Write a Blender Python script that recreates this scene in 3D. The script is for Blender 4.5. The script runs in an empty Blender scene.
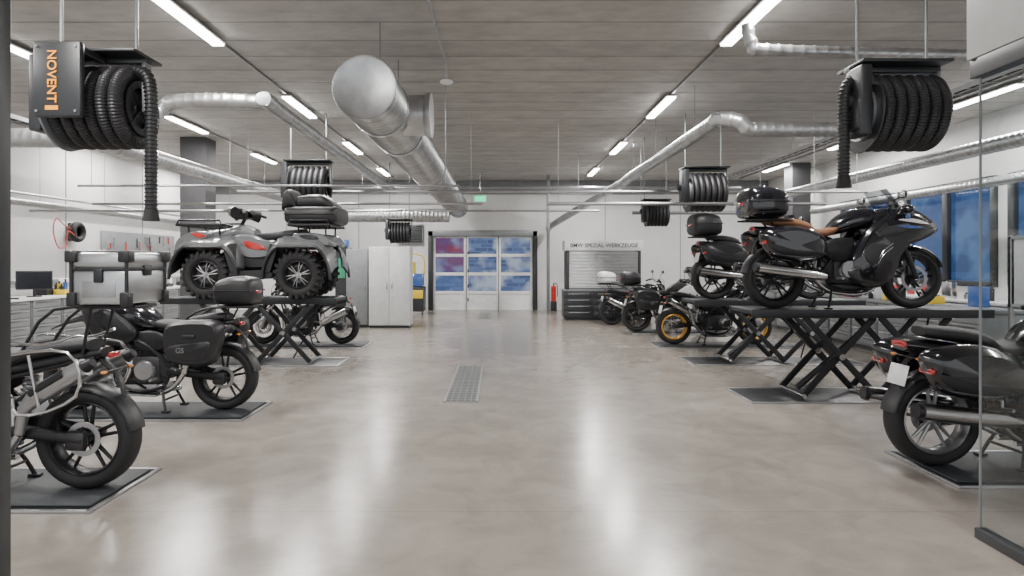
import bpy,bmesh,math,random
from mathutils import Vector,Matrix,Euler
random.seed(3)
SC=bpy.context.scene
pi=math.pi
# ---------------------------------------------------------------- materials
def M(name,col,rough=.5,metal=0,var=.08,scale=6,bump=0,bscale=40,coat=0,emit=0,ecol=None):
    m=bpy.data.materials.new(name); m.use_nodes=True
    nt=m.node_tree; b=nt.nodes['Principled BSDF']
    b.inputs['Roughness'].default_value=rough; b.inputs['Metallic'].default_value=metal
    b.inputs['Coat Weight'].default_value=coat
    tc=nt.nodes.new('ShaderNodeTexCoord'); nz=nt.nodes.new('ShaderNodeTexNoise')
    nz.inputs['Scale'].default_value=scale; nz.inputs['Detail'].default_value=4
    nt.links.new(tc.outputs['Object'],nz.inputs['Vector'])
    r=nt.nodes.new('ShaderNodeValToRGB')
    r.color_ramp.elements[0].position=.3; r.color_ramp.elements[1].position=.7
    r.color_ramp.elements[0].color=tuple(max(0,c*(1-var)) for c in col)+(1,)
    r.color_ramp.elements[1].color=tuple(min(1,c*(1+var)) for c in col)+(1,)
    nt.links.new(nz.outputs['Fac'],r.inputs['Fac']); nt.links.new(r.outputs['Color'],b.inputs['Base Color'])
    if bump:
        n2=nt.nodes.new('ShaderNodeTexNoise'); n2.inputs['Scale'].default_value=bscale
        nt.links.new(tc.outputs['Object'],n2.inputs['Vector'])
        bp=nt.nodes.new('ShaderNodeBump'); bp.inputs['Strength'].default_value=bump; bp.inputs['Distance'].default_value=.01
        nt.links.new(n2.outputs['Fac'],bp.inputs['Height']); nt.links.new(bp.outputs['Normal'],b.inputs['Normal'])
    if emit:
        b.inputs['Emission Color'].default_value=(ecol or col)+(1,); b.inputs['Emission Strength'].default_value=emit
    return m
BLK=M('black_plastic',(.012,.012,.014),.42)
BLK2=M('black_gloss_paint',(.007,.007,.010),.14,coat=.6)
RUB=M('tyre_rubber',(.009,.009,.010),.75,bump=.3)
SEATB=M('seat_vinyl_black',(.015,.015,.017),.6,bump=.2,bscale=150)
SEATT=M('seat_leather_tan',(.20,.09,.04),.55,bump=.2,bscale=120)
CHR=M('brushed_steel',(.55,.55,.56),.22,1)
ALU=M('cast_aluminium',(.36,.36,.37),.4,.9)
ALUL=M('case_aluminium',(.46,.47,.485),.32,.85,bump=.05)
ENG=M('engine_dark_metal',(.05,.05,.054),.42,.7)
DMET=M('dark_frame_metal',(.02,.02,.023),.4,.5)
GALV=M('galvanised_duct',(.46,.47,.48),.36,.88,var=.2,scale=5)
GRATE=M('grate_zinc',(.34,.35,.35),.4,.3)
GOLD=M('gold_rim',(.75,.42,.06),.35,.4)
GREYB=M('grey_atv_plastic',(.13,.135,.14),.28,coat=.5)
WHTP=M('white_paint',(.72,.72,.72),.35)
REDP=M('red_paint',(.45,.02,.015),.3,coat=.5)
REDL=M('tail_light_red',(.35,.008,.008),.2,coat=1,emit=.05)
LENS=M('headlight_lens',(.6,.65,.7),.08,.3,coat=1)
BLUEP=M('blue_paint',(.03,.10,.35),.3,coat=1)
def glass(name,tint,base,k=.35,rough=.03):
    m=bpy.data.materials.new(name); m.use_nodes=True; nt=m.node_tree
    for n in list(nt.nodes):
        if n.type!='OUTPUT_MATERIAL': nt.nodes.remove(n)
    o=[n for n in nt.nodes][0]
    t=nt.nodes.new('ShaderNodeBsdfTransparent'); t.inputs[0].default_value=tint+(1,)
    g=nt.nodes.new('ShaderNodeBsdfGlossy'); g.inputs['Roughness'].default_value=rough
    lw=nt.nodes.new('ShaderNodeLayerWeight'); lw.inputs[0].default_value=.5
    pw=nt.nodes.new('ShaderNodeMath'); pw.operation='POWER'; pw.inputs[1].default_value=4
    nt.links.new(lw.outputs['Facing'],pw.inputs[0])
    ad=nt.nodes.new('ShaderNodeMath'); ad.operation='MULTIPLY_ADD'; ad.inputs[1].default_value=k; ad.inputs[2].default_value=base
    nt.links.new(pw.outputs[0],ad.inputs[0])
    mx=nt.nodes.new('ShaderNodeMixShader'); nt.links.new(ad.outputs[0],mx.inputs[0])
    nt.links.new(t.outputs[0],mx.inputs[1]); nt.links.new(g.outputs[0],mx.inputs[2]); nt.links.new(mx.outputs[0],o.inputs[0])
    return m
SCREEN=glass('smoked_screen',(.30,.32,.34),.06)
PANE=glass('clear_glass',(.82,.87,.87),.08,.4)
WALL=M('wall_paint',(.52,.52,.515),.6,var=.06,scale=1.2)
WALLB=M('wall_panel_white',(.60,.60,.595),.5,var=.05,scale=1)
DARKF=M('dark_window_frame',(.020,.022,.025),.4)
CABG=M('cabinet_grey',(.20,.21,.22),.4,.2)
CABW=M('cabinet_white',(.52,.53,.53),.4)
CABD=M('cabinet_dark',(.020,.022,.025),.4)
STEEL=M('lift_steel_dark',(.030,.032,.036),.42,.6,bump=.1)
MAT=M('lift_rubber_mat',(.024,.028,.032),.55,bump=.4,bscale=200)
CONC=M('column_concrete',(.06,.06,.065),.7,bump=.2)
ORNG=M('orange_print',(.85,.32,.02),.5,emit=.2)
AMB=M('amber_lens',(.6,.2,.01),.3,coat=1)
EXITG=M('exit_sign_green',(.02,.6,.25),.5,emit=1.5,ecol=(.05,.9,.4))
GRN=M('poster_green',(.03,.22,.12),.5)
YEL=M('yellow_paint',(.7,.5,.03),.4)
WOOD=M('bench_top_wood',(.35,.24,.14),.5,scale=3,var=.2)
SCR=M('monitor_screen_dark',(.01,.012,.016),.15)
HOSE=M('corrugated_hose',(.014,.014,.016),.5)
TUBE=M('lamp_diffuser',(1,1,1),.5,emit=22,ecol=(1,.98,.95))
BARW=M('lamp_housing',(.7,.7,.7),.4)

def floor_mat():
    m=bpy.data.materials.new('polished_concrete'); m.use_nodes=True; nt=m.node_tree; b=nt.nodes['Principled BSDF']
    tc=nt.nodes.new('ShaderNodeTexCoord')
    def nz(s,d,dist=0):
        n=nt.nodes.new('ShaderNodeTexNoise'); n.inputs['Scale'].default_value=s; n.inputs['Detail'].default_value=d; n.inputs['Distortion'].default_value=dist
        nt.links.new(tc.outputs['Object'],n.inputs['Vector']); return n
    a=nz(.45,6,.8); c=nz(2.6,12,.6); f=nz(60,3); c.inputs['Roughness'].default_value=.62
    r=nt.nodes.new('ShaderNodeValToRGB'); r.color_ramp.elements[0].position=.3; r.color_ramp.elements[1].position=.7
    r.color_ramp.elements[0].color=(.200,.177,.154,1); r.color_ramp.elements[1].color=(.285,.257,.228,1)
    nt.links.new(a.outputs['Fac'],r.inputs['Fac'])
    r2=nt.nodes.new('ShaderNodeValToRGB'); r2.color_ramp.elements[0].position=.32; r2.color_ramp.elements[1].position=.68
    r2.color_ramp.elements[0].color=(.78,.78,.78,1); r2.color_ramp.elements[1].color=(1.12,1.12,1.12,1)
    nt.links.new(c.outputs['Fac'],r2.inputs['Fac'])
    mx=nt.nodes.new('ShaderNodeMixRGB'); mx.blend_type='MULTIPLY'; mx.inputs[0].default_value=.8
    nt.links.new(r.outputs[0],mx.inputs[1]); nt.links.new(r2.outputs[0],mx.inputs[2])
    bk=nt.nodes.new('ShaderNodeTexBrick'); bk.offset=0; bk.inputs['Scale'].default_value=1; bk.inputs['Brick Width'].default_value=60; bk.inputs['Row Height'].default_value=5.2
    bk.inputs['Mortar Size'].default_value=.006; bk.inputs['Color1'].default_value=(1,1,1,1); bk.inputs['Color2'].default_value=(1,1,1,1); bk.inputs['Mortar'].default_value=(.6,.6,.6,1)
    mp=nt.nodes.new('ShaderNodeMapping'); mp.inputs['Location'].default_value=(30,1.1,0); nt.links.new(tc.outputs['Object'],mp.inputs['Vector'])
    nt.links.new(mp.outputs[0],bk.inputs['Vector'])
    m2=nt.nodes.new('ShaderNodeMixRGB'); m2.blend_type='MULTIPLY'; m2.inputs[0].default_value=.5
    nt.links.new(mx.outputs[0],m2.inputs[1]); nt.links.new(bk.outputs['Color'],m2.inputs[2]); nt.links.new(m2.outputs[0],b.inputs['Base Color'])
    mr=nt.nodes.new('ShaderNodeMapRange'); mr.inputs['To Min'].default_value=.14; mr.inputs['To Max'].default_value=.30
    nt.links.new(c.outputs['Fac'],mr.inputs['Value']); nt.links.new(mr.outputs[0],b.inputs['Roughness'])
    bp=nt.nodes.new('ShaderNodeBump'); bp.inputs['Strength'].default_value=.04; bp.inputs['Distance'].default_value=.01
    nt.links.new(f.outputs['Fac'],bp.inputs['Height']); nt.links.new(bp.outputs[0],b.inputs['Normal'])
    b.inputs['Specular IOR Level'].default_value=.75
    return m
def ceil_mat():
    m=bpy.data.materials.new('ceiling_slabs'); m.use_nodes=True; nt=m.node_tree; b=nt.nodes['Principled BSDF']
    tc=nt.nodes.new('ShaderNodeTexCoord')
    mp0=nt.nodes.new('ShaderNodeMapping'); mp0.inputs['Location'].default_value=(30,0,0); nt.links.new(tc.outputs['Object'],mp0.inputs['Vector'])
    bk=nt.nodes.new('ShaderNodeTexBrick'); bk.offset=0; bk.inputs['Scale'].default_value=1; bk.inputs['Brick Width'].default_value=60; bk.inputs['Row Height'].default_value=.6
    bk.inputs['Mortar Size'].default_value=.03; bk.inputs['Mortar Smooth'].default_value=.9
    bk.inputs['Color1'].default_value=(.43,.415,.395,1); bk.inputs['Color2'].default_value=(.37,.357,.34,1); bk.inputs['Mortar'].default_value=(.24,.23,.22,1)
    nt.links.new(mp0.outputs[0],bk.inputs['Vector'])
    mp=nt.nodes.new('ShaderNodeMapping'); mp.inputs['Scale'].default_value=(1.2,2.2,1)
    nt.links.new(tc.outputs['Object'],mp.inputs['Vector'])
    n=nt.nodes.new('ShaderNodeTexNoise'); n.inputs['Scale'].default_value=1.6; n.inputs['Detail'].default_value=12; n.inputs['Roughness'].default_value=.7
    nt.links.new(mp.outputs[0],n.inputs['Vector'])
    r=nt.nodes.new('ShaderNodeValToRGB'); r.color_ramp.elements[0].position=.3; r.color_ramp.elements[1].position=.7
    r.color_ramp.elements[0].color=(.74,.74,.74,1); r.color_ramp.elements[1].color=(1.14,1.14,1.14,1)
    nt.links.new(n.outputs['Fac'],r.inputs['Fac'])
    mx=nt.nodes.new('ShaderNodeMixRGB'); mx.blend_type='MULTIPLY'; mx.inputs[0].default_value=1
    nt.links.new(bk.outputs['Color'],mx.inputs[1]); nt.links.new(r.outputs[0],mx.inputs[2]); nt.links.new(mx.outputs[0],b.inputs['Base Color'])
    b.inputs['Roughness'].default_value=.8
    bp=nt.nodes.new('ShaderNodeBump'); bp.inputs['Strength'].default_value=.4; bp.inputs['Distance'].default_value=.03; bp.invert=True
    nt.links.new(bk.outputs['Fac'],bp.inputs['Height']); nt.links.new(bp.outputs[0],b.inputs['Normal'])
    return m
def outside_mat(name,c1,c2,c3,strength,bw,rh,rot):
    m=bpy.data.materials.new(name); m.use_nodes=True; nt=m.node_tree; b=nt.nodes['Principled BSDF']
    tc=nt.nodes.new('ShaderNodeTexCoord'); sp=nt.nodes.new('ShaderNodeSeparateXYZ'); cb=nt.nodes.new('ShaderNodeCombineXYZ')
    nt.links.new(tc.outputs['Object'],sp.inputs[0]); nt.links.new(sp.outputs[1 if rot else 0],cb.inputs[0]); nt.links.new(sp.outputs[2],cb.inputs[1])
    bk=nt.nodes.new('ShaderNodeTexBrick'); bk.inputs['Scale'].default_value=1; bk.inputs['Brick Width'].default_value=bw; bk.inputs['Row Height'].default_value=rh
    bk.inputs['Mortar Size'].default_value=rh*.13; bk.inputs['Bias'].default_value=-.2
    bk.inputs['Color1'].default_value=c1+(1,); bk.inputs['Color2'].default_value=c2+(1,); bk.inputs['Mortar'].default_value=tuple((a+b_)/2 for a,b_ in zip(c1,c2))+(1,)
    nt.links.new(cb.outputs[0],bk.inputs['Vector'])
    n=nt.nodes.new('ShaderNodeTexNoise'); n.inputs['Scale'].default_value=1.6; nt.links.new(tc.outputs['Object'],n.inputs['Vector'])
    r=nt.nodes.new('ShaderNodeValToRGB'); r.color_ramp.elements[0].position=.48; r.color_ramp.elements[1].position=.66
    r.color_ramp.elements[0].color=(0,0,0,1)
    nt.links.new(n.outputs['Fac'],r.inputs[0])
    mx=nt.nodes.new('ShaderNodeMixRGB'); mx.inputs[2].default_value=c3+(1,); nt.links.new(r.outputs[0],mx.inputs[0]); nt.links.new(bk.outputs[0],mx.inputs[1])
    nt.links.new(mx.outputs[0],b.inputs['Emission Color']); b.inputs['Emission Strength'].default_value=strength
    b.inputs['Base Color'].default_value=(.01,.01,.02,1); b.inputs['Roughness'].default_value=.08
    return m
OUTB=outside_mat('window_view_dusk',(.02,.07,.20),(.04,.12,.32),(.07,.17,.38),.8,1.3,.45,True)
OUTB2=outside_mat('door_view_blue',(.03,.06,.17),(.12,.20,.42),(.36,.42,.52),.9,.42,.13,False)
OUTR=outside_mat('door_view_red',(.26,.02,.03),(.05,.08,.24),(.20,.24,.40),.9,.5,.24,False)

# ---------------------------------------------------------------- geometry builder
def crom(pts,n=6,closed=False):
    P=[Vector(p) for p in pts]; out=[]
    N=len(P); rng=N if closed else N-1
    for i in range(rng):
        if closed: a,b,c,d=P[(i-1)%N],P[i],P[(i+1)%N],P[(i+2)%N]
        else: a,b,c,d=P[max(i-1,0)],P[i],P[i+1],P[min(i+2,N-1)]
        for k in range(n):
            t=k/n
            out.append(.5*((2*b)+(c-a)*t+(2*a-5*b+4*c-d)*t*t+(3*b-a-3*c+d)*t**3))
    if not closed: out.append(P[-1])
    return out
class G:
    def __init__(s,name,loc=(0,0,0),rz=0,sc=1,rx=0,ry=0):
        e=bpy.data.objects.new(name,None); SC.collection.objects.link(e); e.empty_display_size=.1
        e.location=loc; e.rotation_euler=(rx,ry,rz); e.scale=(sc,)*3 if not hasattr(sc,'__len__') else sc
        s.e=e; s.parts={}; s.n='body'
    def part(s,n): s.n=n; return s
    def add(s,V,F,mat):
        p=s.parts.setdefault(s.n,[[],[],[],[]]); o=len(p[0]); p[0].extend([tuple(v) for v in V])
        if mat not in p[3]: p[3].append(mat)
        k=p[3].index(mat)
        for f in F: p[1].append(tuple(i+o for i in f)); p[2].append(k)
    def done(s,ang=38):
        for n,(V,F,K,ms) in s.parts.items():
            me=bpy.data.meshes.new(n); me.from_pydata(V,[],F); me.polygons.foreach_set('material_index',K)
            for m in ms: me.materials.append(m)
            bm=bmesh.new(); bm.from_mesh(me); bmesh.ops.recalc_face_normals(bm,faces=bm.faces); bm.to_mesh(me); bm.free()
            me.polygons.foreach_set('use_smooth',[True]*len(me.polygons)); me.set_sharp_from_angle(angle=math.radians(ang)); me.update()
            o=bpy.data.objects.new(n,me); SC.collection.objects.link(o); o.parent=s.e
        return s.e
    def box(s,c,size,mat,bev=0,rot=None):
        hx,hy,hz=[v/2 for v in size]
        R=Euler(rot).to_matrix() if rot else None; c=Vector(c)
        if bev>0:
            bm=bmesh.new(); bmesh.ops.create_cube(bm,size=1)
            for v in bm.verts: v.co=Vector((v.co.x*size[0],v.co.y*size[1],v.co.z*size[2]))
            bmesh.ops.bevel(bm,geom=list(bm.edges),offset=min(bev,min(size)*.49),segments=2,affect='EDGES',profile=.5)
            bm.verts.index_update()
            V=[v.co.copy() for v in bm.verts]; F=[[v.index for v in f.verts] for f in bm.faces]; bm.free()
        else:
            V=[Vector((x,y,z)) for x in(-hx,hx) for y in(-hy,hy) for z in(-hz,hz)]
            F=[(0,1,3,2),(4,6,7,5),(0,4,5,1),(2,3,7,6),(0,2,6,4),(1,5,7,3)]
        if R: V=[R@v for v in V]
        s.add([v+c for v in V],F,mat)
    def bb(s,x0,x1,y0,y1,z0,z1,mat,bev=0): s.box(((x0+x1)/2,(y0+y1)/2,(z0+z1)/2),(abs(x1-x0),abs(y1-y0),abs(z1-z0)),mat,bev)
    def sweep(s,pts,r,mat,seg=10,smooth=0,ridge=0,step=.1,caps=True,flat=1):
        P=crom(pts,smooth) if smooth else [Vector(p) for p in pts]
        rs=[r]*len(P) if not hasattr(r,'__len__') else list(r)
        if len(rs)!=len(P):
            rs=[rs[0]+(rs[-1]-rs[0])*i/(len(P)-1) for i in range(len(P))] if len(rs)==2 else [rs[min(len(rs)-1,int(i/(len(P)-1)*(len(rs)-1)+.5))] for i in range(len(P))]
        if ridge:
            L=[0]
            for a,b in zip(P,P[1:]): L.append(L[-1]+(b-a).length)
            Q=[];R=[];d=0
            def at(d):
                for i in range(len(L)-1):
                    if d<=L[i+1]+1e-9:
                        t=(d-L[i])/max(L[i+1]-L[i],1e-9); return P[i].lerp(P[i+1],t)
                return P[-1]
            while d<L[-1]:
                for o,k in((0,0),(step*.35,0),(step*.5,ridge),(step*.65,ridge),(step*.8,0)):
                    if d+o<L[-1]: Q.append(at(d+o)); R.append(rs[0]+k)
                d+=step
            Q.append(P[-1]);R.append(rs[0]); P=Q;rs=R
        V=[];F=[]; up=None
        for i,p in enumerate(P):
            t=(P[min(i+1,len(P)-1)]-P[max(i-1,0)])
            t=t.normalized() if t.length>1e-9 else Vector((0,0,1))
            if up is None:
                up=Vector((0,0,1)) if abs(t.z)<.9 else Vector((1,0,0))
            u=(up-t*up.dot(t)); u=u.normalized() if u.length>1e-6 else t.orthogonal().normalized()
            up=u; w=t.cross(u)
            for k in range(seg):
                a=2*pi*k/seg; V.append(p+(u*math.cos(a)*flat+w*math.sin(a))*rs[i])
        for i in range(len(P)-1):
            for k in range(seg): F.append((i*seg+k,i*seg+(k+1)%seg,(i+1)*seg+(k+1)%seg,(i+1)*seg+k))
        if caps: F.append(tuple(range(seg))[::-1]); F.append(tuple((len(P)-1)*seg+k for k in range(seg)))
        s.add(V,F,mat)
    def cyl(s,a,b,r,mat,r2=None,seg=20): s.sweep([a,b],[r,r if r2 is None else r2],mat,seg)
    def lathe(s,c,axis,prof,mat,seg=32,closed=False):
        q=Vector(axis).normalized().to_track_quat('Z','Y'); c=Vector(c); V=[];F=[];n=len(prof)
        for k in range(seg):
            a=2*pi*k/seg
            for r,h in prof: V.append(c+q@Vector((r*math.cos(a),r*math.sin(a),h)))
        for k in range(seg):
            for i in range(n if closed else n-1):
                j=(i+1)%n; k2=(k+1)%seg
                F.append((k*n+i,k2*n+i,k2*n+j,k*n+j))
        s.add(V,F,mat)
    def tor(s,c,axis,R,r,mat,w=None,seg=40,seg2=12):
        w=w or r
        s.lathe(c,axis,[(R+r*math.cos(2*pi*i/seg2),w*math.sin(2*pi*i/seg2)) for i in range(seg2)],mat,seg,True)
    def loft(s,secs,mat,seg=20,n=2.6,sm=4):
        P=[Vector(q[:4]) for q in secs]; Y=secs[0][4] if len(secs[0])>4 else 0
        Q=crom(P,sm); V=[];F=[]
        for q in Q:
            x,z,hw,hh=q
            for k in range(seg):
                a=2*pi*k/seg; ca,sa=math.cos(a),math.sin(a)
                V.append((x,Y+hw*math.copysign(abs(ca)**(2/n),ca),z+hh*math.copysign(abs(sa)**(2/n),sa)))
        for i in range(len(Q)-1):
            for k in range(seg): F.append((i*seg+k,i*seg+(k+1)%seg,(i+1)*seg+(k+1)%seg,(i+1)*seg+k))
        F.append(tuple(range(seg))); F.append(tuple((len(Q)-1)*seg+k for k in range(seg)))
        s.add(V,F,mat)
    def puff(s,out,y0,y1,mat,sm=4,ins=.8,m=.2):
        O=crom([(a,b,0) for a,b in out],sm,True) if sm else [Vector((a,b,0)) for a,b in out]
        c=sum(O,Vector())/len(O); n=len(O); V=[];F=[]
        lay=[(y0,ins),(y0+(y1-y0)*m*.5,.5+ins/2),(y0+(y1-y0)*m*1.3,1),(y1-(y1-y0)*m*1.3,1),(y1-(y1-y0)*m*.5,.5+ins/2),(y1,ins)]
        for y,k in lay:
            for o in O: v=c+(o-c)*k; V.append((v.x,y,v.y))
        L=len(lay)
        for i in range(L-1):
            for k in range(n): F.append((i*n+k,i*n+(k+1)%n,(i+1)*n+(k+1)%n,(i+1)*n+k))
        for i in(0,L-1):
            V.append((c.x,lay[i][0],c.y)); q=len(V)-1
            for k in range(n): F.append((i*n+k,i*n+(k+1)%n,q))
        s.add(V,F,mat)
    def grid(s,rows,mat):
        n=len(rows[0]); V=[p for r in rows for p in r]
        F=[(i*n+k,i*n+k+1,(i+1)*n+k+1,(i+1)*n+k) for i in range(len(rows)-1) for k in range(n-1)]
        s.add(V,F,mat)
    def fender(s,cx,cz,R,a0,a1,w,mat,cy=0,drop=.03,n=14):
        rows=[]
        for i in range(n+1):
            a=math.radians(a0+(a1-a0)*i/n); row=[]
            for t in(-1,-.9,-.5,0,.5,.9,1):
                rr=R-drop*abs(t)**3; row.append((cx+rr*math.cos(a),cy+w/2*t,cz+rr*math.sin(a)))
            rows.append(row)
        s.grid(rows,mat)
        s.grid([[ (x+ (cx-x)*.03,y,z+(cz-z)*.03) for x,y,z in r] for r in rows],mat)
    def ell(s,c,r,mat,seg=18):
        V=[];F=[];m=seg//2
        for i in range(m+1):
            t=pi*i/m
            for k in range(seg):
                a=2*pi*k/seg; V.append((c[0]+r[0]*math.sin(t)*math.cos(a),c[1]+r[1]*math.sin(t)*math.sin(a),c[2]+r[2]*math.cos(t)))
        for i in range(m):
            for k in range(seg): F.append((i*seg+k,i*seg+(k+1)%seg,(i+1)*seg+(k+1)%seg,(i+1)*seg+k))
        s.add(V,F,mat)
    def text(s,t,loc,rot,size,mat,name='lettering'):
        cu=bpy.data.curves.new(name,'FONT'); cu.body=t; cu.size=size; cu.align_x='CENTER'; cu.align_y='CENTER'; cu.extrude=.003; cu.offset=size*.012
        cu.materials.append(mat); o=bpy.data.objects.new(name,cu); SC.collection.objects.link(o); o.parent=s.e; o.location=loc; o.rotation_euler=rot

# ---------------------------------------------------------------- wheels
def wheel(g,name,cx,cz,R,w,style,rim,knob=False,disc=2,cy=0):
    g.part(name); A=(0,1,0); h=.062 if R<.36 and w<.2 else .1; ht=h*.80
    prof=[]
    for i in range(16):
        a=2*pi*i/16; ca,sa=math.cos(a),math.sin(a)
        prof.append((R-ht+ht*math.copysign(abs(ca)**.85,ca),w/2*math.copysign(abs(sa)**.75,sa)))
    g.lathe((cx,cy,cz),A,prof,RUB,48,True)
    Rr=R-h*1.60
    g.lathe((cx,cy,cz),A,[(Rr+.018,-w*.36),(Rr+.004,-w*.40),(Rr-.010,-w*.3),(Rr-.014,0),(Rr-.010,w*.3),(Rr+.004,w*.40),(Rr+.018,w*.36),(Rr+.020,0)],rim if style!='atv' else ENG,48,True)
    g.cyl((cx,cy-.07,cz),(cx,cy+.07,cz),.045,rim if style!='wire' else ENG); g.cyl((cx,cy-.1,cz),(cx,cy+.1,cz),.018,CHR)
    if style=='wire':
        g.tor((cx,cy,cz),A,Rr-.004,.024,rim,w=w*.47,seg=40,seg2=12)
        for k in range(32):
            a=2*pi*k/32; b=a+(.35 if k%2 else -.35); y=.05 if k%4<2 else -.05
            g.cyl((cx+.045*math.cos(b),cy+y,cz+.045*math.sin(b)),(cx+(Rr)*math.cos(a),cy+y*.5,cz+(Rr)*math.sin(a)),.0028,CHR,seg=5)
    elif style=='atv':
        g.lathe((cx,cy,cz),A,[(Rr,-.03),(Rr*.6,-.07),(.05,-.05),(.0,-.05),(0,.05),(.05,.05),(Rr*.6,.07),(Rr,.03)],DMET,32)
        for k in range(12):
            for sy in(-1,1):
                a=2*pi*k/12+(.12 if k%2 else -.12); g.sweep([(cx+.04*math.cos(a),cy+sy*.07,cz+.04*math.sin(a)),(cx+Rr*.6*math.cos(a),cy+sy*.082,cz+Rr*.6*math.sin(a)),(cx+Rr*math.cos(a),cy+sy*.06,cz+Rr*math.sin(a))],.007,rim,8)
        g.tor((cx,cy,cz),A,Rr,.008,DMET,w=w*.42,seg=32,seg2=8)
    else:
        n=5 if style=='cast5' else 7
        for k in range(n):
            for d in((-.13,.13) if style=='cast5' else (0,)):
                a=2*pi*k/n+.3
                g.sweep([(cx+.035*math.cos(a+d*2),cy,cz+.035*math.sin(a+d*2)),(cx+(Rr-.005)*math.cos(a+d*1.2),cy,cz+(Rr-.005)*math.sin(a+d*1.2))],[.016,.011],rim,8,flat=1)
    if disc:
        for y in((-.062,.062) if disc==2 else (.062,)):
            Ro=.145 if disc==2 else .115
            g.lathe((cx,cy+y,cz),A,[(Ro-.035,-.003),(Ro,-.003),(Ro,.003),(Ro-.035,.003)],ALU,32,True)
            for k in range(5):
                a=2*pi*k/5; g.cyl((cx+.04*math.cos(a),cy+y,cz+.04*math.sin(a)),(cx+(Ro-.03)*math.cos(a+.3),cy+y,cz+(Ro-.03)*math.sin(a+.3)),.006,DMET,seg=6)
    if knob:
        n=36 if w<.2 else 22
        for k in range(n):
            for y,o in((-w*.22,0),(w*.22,.5)):
                a2=2*pi*(k+o)/n
                g.box((cx+(R-.003)*math.cos(a2),cy+y,cz+(R-.003)*math.sin(a2)),(.016 if w<.2 else .03,w*.36,.028 if w<.2 else .045),RUB,0,(0,-a2,0))
                if w>.2: 
                    g.box((cx+(R-.03)*math.cos(a2),cy+y*2.15,cz+(R-.03)*math.sin(a2)),(.06,.03,.04),RUB,0,(0,-a2,0))
def topcase(g,c,s,mat,lid):
    g.part('top_case'); x,y,z=c; a,b,h=s
    if mat is ALUL:
        g.box((x,y,z+h*.34),(a,b,h*.64),mat,.02); g.box((x,y,z+h*.83),(a+.01,b+.01,h*.30),mat,.03)
        g.box((x,y,z+h*.67),(a+.015,b+.015,.022),BLK,.004); g.box((x,y,z+h*.99),(a*.8,b*.8,.012),BLK,.004)
        for k in(-.25,0,.25): g.box((x,y+k*b,z+h*1.0),(a*.7,.015,.012),ALU,.004)
        for sx in(-1,1):
            for sy in(-1,1): g.box((x+sx*a*.48,y+sy*b*.48,z+h*.12),(.06,.06,h*.26),BLK,.01); g.box((x+sx*a*.48,y+sy*b*.48,z+h*.9),(.075,.075,h*.22),BLK,.012); g.cyl((x+sx*a*.5,y+sy*b*.5,z),(x+sx*a*.5,y+sy*b*.5,z+h*.95),.012,BLK,seg=8)
        g.box((x-a*.5,y,z+h*.64),(.03,.09,.07),BLK,.01)
        for sy in(-1,1): g.box((x,y+sy*b*.5,z+h*.55),(.06,.03,.09),BLK,.008); g.box((x,y+sy*b*.502,z+h*.3),(a*.6,.004,h*.3),ALU,.001)
    else:
        g.loft([(x-a*.5,z+h*.45,b*.34,h*.30),(x-a*.4,z+h*.48,b*.46,h*.46),(x,z+h*.5,b*.5,h*.5),(x+a*.4,z+h*.45,b*.46,h*.42),(x+a*.5,z+h*.4,b*.38,h*.3)],mat,28,n=3.6)
        g.box((x,y,z+h*.5),(a*.98,b*1.01,.015),lid,.003); g.box((x-a*.5,y,z+h*.46),(.02,.14,.035),REDL,.008)
    g.box((x,y,z-.015),(a*.7,b*.5,.03),DMET,.008)
def pannier(g,sy,kind,mat):
    g.part('pannier_%s'%('left' if sy>0 else 'right'))
    if kind=='hard':
        g.puff([(-.86,.90),(-.80,.56),(-.66,.50),(-.38,.54),(-.30,.70),(-.34,.90),(-.6,.95)],sy*.20,sy*.42,mat,4,.86)
        g.puff([(-.79,.74),(-.74,.60),(-.64,.56),(-.42,.60),(-.38,.70),(-.6,.73)],sy*.40,sy*.432,BLK,3,.9)
        g.box((-.58,sy*.425,.80),(.12,.02,.03),ENG,.006)
        g.text('GS',(-.50,sy*.436,.66),(pi/2,0,pi if sy>0 else 0),.07,ALU)
    elif kind=='tour':
        g.puff([(-1.0,.86),(-.98,.68),(-.88,.57),(-.6,.52),(-.36,.55),(-.30,.68),(-.36,.82),(-.65,.91)],sy*.14,sy*.38,mat,5,.72,.3)
        g.puff([(-.95,.72),(-.88,.62),(-.6,.57),(-.38,.60),(-.4,.63),(-.7,.65)],sy*.36,sy*.382,DMET,3,.9)
        g.box((-.985,sy*.27,.73),(.03,.14,.04),REDL,.012)
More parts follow.
